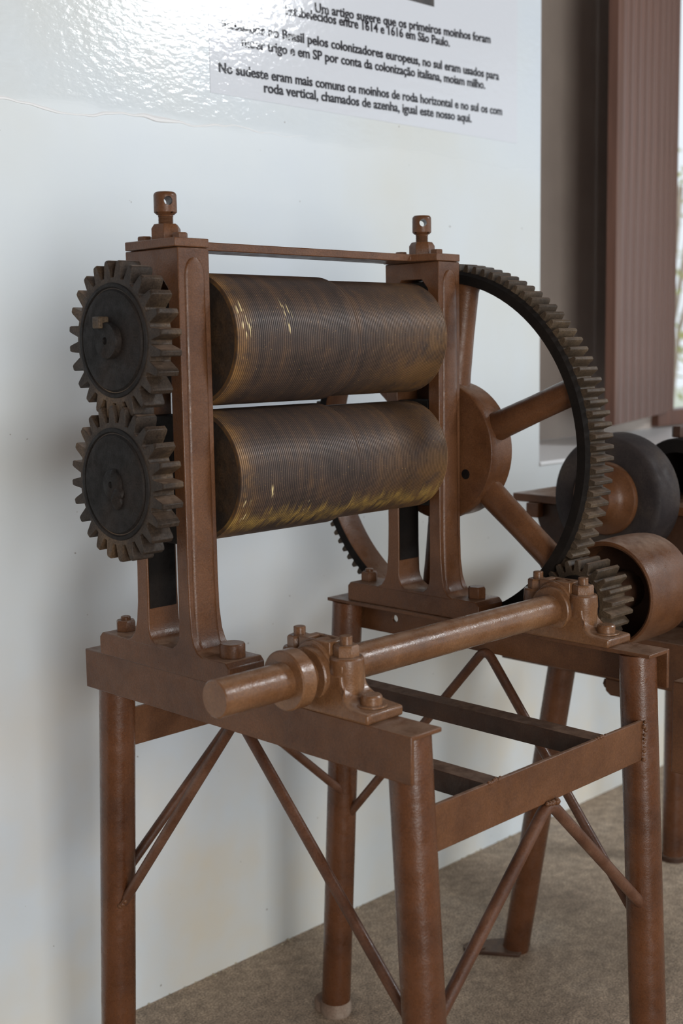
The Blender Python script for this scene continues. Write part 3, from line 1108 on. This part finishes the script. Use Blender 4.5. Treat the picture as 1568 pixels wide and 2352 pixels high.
# pillow blocks
def pillow(x0, x1, first_one):
    xm = (x0 + x1) / 2
    w = x1 - x0
    bm = newbm()
    # foot and pedestal outline in yz, concave flanks
    z = H
    prof = [(SY - 0.108, z), (SY - 0.108, z + 0.0135), (SY - 0.086, z + 0.0152)]
    fa = [(0.030 * (1 - math.sin(t)), 0.030 * (1 - math.cos(t))) for t in (PI / 2 * i / 7 for i in range(1, 8))]
    prof += [(SY - 0.0545 - a, z + 0.0155 + b) for a, b in fa] + [(SY - 0.0545, z + 0.051)]
    prof += [(SY + 0.0545, z + 0.051)] + [(SY + 0.0545 + a, z + 0.0155 + b) for a, b in reversed(fa)]
    prof += [(SY + 0.086, z + 0.0152), (SY + 0.104, z + 0.0135), (SY + 0.104, z)]
    n = len(prof)

    def xin(p):      # the pedestal is narrower than the foot
        h = (p[1] - z)
        return 0.0 if h < 0.0156 else min(0.010, (h - 0.0156) * 0.6)
    A = [bm.verts.new((x0 + xin(p), p[0], p[1])) for p in prof]
    B = [bm.verts.new((x1 - xin(p), p[0], p[1])) for p in prof]
    bm.faces.new(A)
    bm.faces.new(B)
    for i in range(n):
        j = (i + 1) % n
        bm.faces.new((A[i], A[j], B[j], B[i]))
    pb = obj('pillow_block', bm, 'paint_dust', mill, 0.0035, 3)
    # bearing cap: saddle over the shaft, two ears, oil box
    bm = newbm()
    zc = z + 0.051
    loop = [(SY - 0.0545, zc), (SY - 0.0545, zc + 0.012), (SY - 0.034, zc + 0.014)]
    loop += [(SY + 0.034 * math.cos(t), SZ + 0.006 + 0.0365 * math.sin(t)) for t in (PI - PI * i / 10 for i in range(2, 9))]
    loop += [(SY + 0.034, zc + 0.014), (SY + 0.0545, zc + 0.012), (SY + 0.0545, zc)]
    prism(bm, loop, 'x', x0 + 0.012, x1 - 0.012)
    cap = obj('bearing_cap', bm, 'paint_dust', pb, 0.0025, 3)
    # bearing boss round the shaft
    bm = newbm()
    lathe(bm, [(x0 + 0.002, SR), (x0 + 0.002, 0.034), (x0 + 0.004, 0.0355), (x1 - 0.004, 0.0355), (x1 - 0.002, 0.034), (x1 - 0.002, SR)], (0, SY, SZ), (1, 0, 0), 40, caps=False)
    obj('bearing_boss', bm, 'paint_dust', pb)
    # oil box with a sunken top
    bm = newbm()
    o_ = [(xm - 0.0155, SY - 0.028), (xm + 0.0155, SY - 0.028), (xm + 0.0155, SY + 0.028), (xm - 0.0155, SY + 0.028)]
    i_ = [(xm - 0.010, SY - 0.016), (xm + 0.010, SY - 0.016), (xm + 0.010, SY + 0.016), (xm - 0.010, SY + 0.016)]
    za, zb = zc + 0.014, zc + 0.0365
    ring_prism(bm, o_, i_, za, zb, lambda p, a, s: (p[0], p[1], a))
    box(bm, xm - 0.010, xm + 0.010, SY - 0.016, SY + 0.016, za, zb - 0.006)
    obj('oil_box', bm, 'paint_dust', pb, 0.0012)
    # ears under the cap nuts
    for s in (-1, 1):
        y = SY + s * 0.042
        bm = newbm()
        lathe(bm, [(0, 0.0215), (0.018, 0.0222), (0.042, 0.0222), (0.0455, 0.0230), (0.062, 0.0222), (0.0645, 0.020)], (xm, y, z + 0.006), (0, 0, 1), 36)
        obj('bolt_ear', bm, 'paint_dust', pb, 0.001)
        bm = newbm()
        ph = random.uniform(0, 1)
        hexagon(bm, (xm, y, z + 0.0695), 0.0165, 0.0155, phase=ph)
        if s == 1:
            lathe(bm, [(0, 0.021), (0.004, 0.021)], (xm, y, z + 0.066), (0, 0, 1), 28)
        pr = [(0.0, 0.0078)]
        for i in range(6):
            pr += [(0.015 + i * 0.0018, 0.0075), (0.0159 + i * 0.0018, 0.0083)]
        pr += [(0.0265, 0.0072)]
        lathe(bm, pr, (xm, y, z + 0.0695), (0, 0, 1), 20)
        obj('cap_nut', bm, 'paint_dust', pb, 0.0006)
    for s in (-1, 1):
        y = SY + (-0.084 if s < 0 else 0.086)
        bm = newbm()
        lathe(bm, [(0, 0.020), (0.0025, 0.020)], (xm, y, z + 0.0145), (0, 0, 1), 28)
        lathe(bm, [(0.002, 0.0138), (0.012, 0.0138), (0.0145, 0.0120)], (xm, y, z + 0.0145), (0, 0, 1), 6 if s > 0 else 24)
        obj('base_bolt', bm, 'paint_dust', pb, 0.0006)
    return pb


pillow(-0.003, 0.062, True)
pillow(0.5155, 0.5785, False)

# pinion and belt pulley on the far end of the shaft
N_P = 21
bm = newbm()
pin_phase = (ang_mesh + PI) - PI / N_P + PI / N_P
gear(bm, (SY, SZ), BX0 - 0.002, BX1 + 0.004, N_P, 0.0510, 0.0675, pin_phase, w_root=0.70, w_tip=0.36, chamf=0.001)
pinion = obj('pinion', bm, 'rim', mill, 0.0006, 1, 28, label='small dusty pinion meshing with the large gear')
bm = newbm()
lathe(bm, [(BX0 - 0.006, 0.0), (BX0 - 0.006, 0.036), (BX0 - 0.003, 0.040), (BX0 - 0.001, 0.048)], (0, SY, SZ), (1, 0, 0), 32, caps=False)
obj('pinion_hub', bm, 'black', pinion)
bm = newbm()
lathe(bm, [(0.676, 0.0800), (0.674, 0.0835), (0.676, 0.0872), (0.70, 0.0885), (0.74, 0.0895), (0.785, 0.0885), (0.800, 0.0872), (0.800, 0.0810), (0.700, 0.0795), (0.699, 0.0790), (0.676, 0.0800)], (0, SY, SZ), (1, 0, 0), 80, caps=False)
pul = obj('belt_pulley', bm, 'paint', mill, ang=50)
bm = newbm()
lathe(bm, [(0.740, 0.081), (0.740, 0.032), (0.668, 0.032), (0.664, 0.024), (0.664, 0.0)], (0, SY, SZ), (1, 0, 0), 64, caps=False)
lathe(bm, [(0.752, 0.081), (0.752, 0.0)], (0, SY, SZ), (1, 0, 0), 64, caps=False)
obj('pulley_web', bm, 'paint_dark', pul)

# ------------------------------------------------------------------ second machine behind
m2 = thing('belt_machine', (1.30, 0.35, 0), 'second brown machine with a big grey wheel standing behind the roller mill near the window', 'machine')
bm = newbm()
box(bm, 0.950, 1.70, -0.25, 0.60, 0.637, 0.727)
obj('bench_top', bm, 'paint', m2, 0.003, label=None)
for (xt, yt, xb, yb) in ((0.985, 0.475, 0.985, 0.588), (1.63, 0.590, 1.63, 0.590)):
    bm = newbm()
    cyl(bm, (xb, yb, 0.004), (xt, yt, 0.637), 0.0275, seg=32)
    lg = obj('leg', bm, 'paint_leg', m2, 0.0006)
    if xb < 1.2:
        bm = newbm()
        tube(bm, [(xb - 0.012, yb - 0.026 - 0.096, 0.63), (xb - 0.012, yb - 0.026 - 0.070, 0.45)], 0.006, 10)
        obj('rib', bm, 'paint_leg', lg)
        bm = newbm()
        pts = [(0.958, 0.560), (1.020, 0.575), (1.006, 0.622), (0.940, 0.672)] + [(0.922 + 0.022 * math.cos(t), 0.652 + 0.022 * math.sin(t)) for t in (1.0 + i * 0.5 for i in range(6))] 
        cx = sum(p[0] for p in pts) / len(pts)
        cy = sum(p[1] for p in pts) / len(pts)
        pts.sort(key=lambda p: math.atan2(p[1] - cy, p[0] - cx))
        prism(bm, pts, 'z', 0.0, 0.008)
        fp = obj('foot_plate', bm, 'paint_dark', m2, 0.002)
        bm = newbm()
        lathe(bm, [(0, 0.013), (0.003, 0.013), (0.0035, 0.007), (0.0008, 0.006), (0.0008, 0)], (0.925, 0.640, 0.0078), (0, 0, 1), 20, caps=False)
        obj('washer', bm, 'paint_dark', fp)
    else:
        bm = newbm()
        lathe(bm, [(0, 0.031), (0.012, 0.031), (0.014, 0.028)], (xb, yb, 0), (0, 0, 1), 28)
        obj('foot_ring', bm, 'paint_dark', lg)
# front post and bracket at the right edge of the frame
bm = newbm()
box(bm, 0.760, 0.800, 0.035, 0.100, 0.560, 0.716)
obj('bracket', bm, 'paint', m2, 0.002)
bm = newbm()
prism(bm, [(0.300, 0.637), (0.300, 0.604), (0.345, 0.604), (0.356, 0.612), (0.357, 0.637)], 'x', 0.955, 1.02)
hg = obj('hanger_block', bm, 'paint', m2, 0.003)
bm = newbm()
hexagon(bm, (0.975, 0.356, 0.622), 0.010, 0.012, axis=(0, 1, 0))
obj('hanger_bolt', bm, 'paint', hg)
# body of the machine
bm = newbm()
prism(bm, [(0.13, 0.727), (0.50, 0.727), (0.555, 0.80), (0.60, 0.90), (0.615, 0.945), (-0.05, 0.945), (-0.06, 0.80), (-0.05, 0.727)], 'x', 1.075, 1.62)
body = obj('machine_body', bm, 'paint_dark', m2, 0.004)
bm = newbm()
box(bm, 1.06, 1.66, -0.06, 0.655, 0.945, 0.962)
obj('body_flange', bm, 'paint', m2, 0.002)
bm = newbm()
box(bm, 1.052, 1.072, 0.585, 0.615, 0.915, 0.945)
obj('clamp', bm, 'paint', m2, 0.002)
# grey wheel with brown hub
WYc, WZc = 0.377, 0.978
bm = newbm()
lathe(bm, [(0.985, 0.060), (0.981, 0.075), (0.980, 0.105), (0.982, 0.1145), (0.988, 0.1185), (1.040, 0.1225), (1.047, 0.1205), (1.049, 0.110), (1.049, 0.0)], (0, WYc, WZc), (1, 0, 0), 80, caps=False)
wh = obj('wheel', bm, 'wheel_grey', m2, ang=50, label='large dull grey wheel')
bm = newbm()
lathe(bm, [(0.990, 0.0700), (0.978, 0.0700), (0.974, 0.0675), (0.973, 0.062), (0.970, 0.050), (0.962, 0.040), (0.950, 0.036), (0.944, 0.033), (0.944, 0.016), (0.955, 0.014), (0.955, 0.0)], (0, WYc, WZc), (1, 0, 0), 56, caps=False)
obj('wheel_hub', bm, 'paint', wh, ang=40, label='brown bell-shaped hub')
bm = newbm()
cyl(bm, (0.95, WYc, WZc), (1.10, WYc, WZc), 0.02)
obj('axle', bm, 'paint_dark', wh)
bm = newbm()
lathe(bm, [(1.16, 0.070), (1.16, 0.095), (1.17, 0.098), (1.27, 0.098), (1.28, 0.095), (1.28, 0.0)], (0, 0.33, 0.985), (1, 0, 0), 48, caps=False)
obj('rear_drum', bm, 'black', m2, ang=50, label='black drum behind the grey wheel')
bm = newbm()
hexagon(bm, (1.20, 0.350, 1.082), 0.014, 0.022, phase=0.2)
obj('drum_bolt', bm, 'paint_dark', m2, 0.0006)
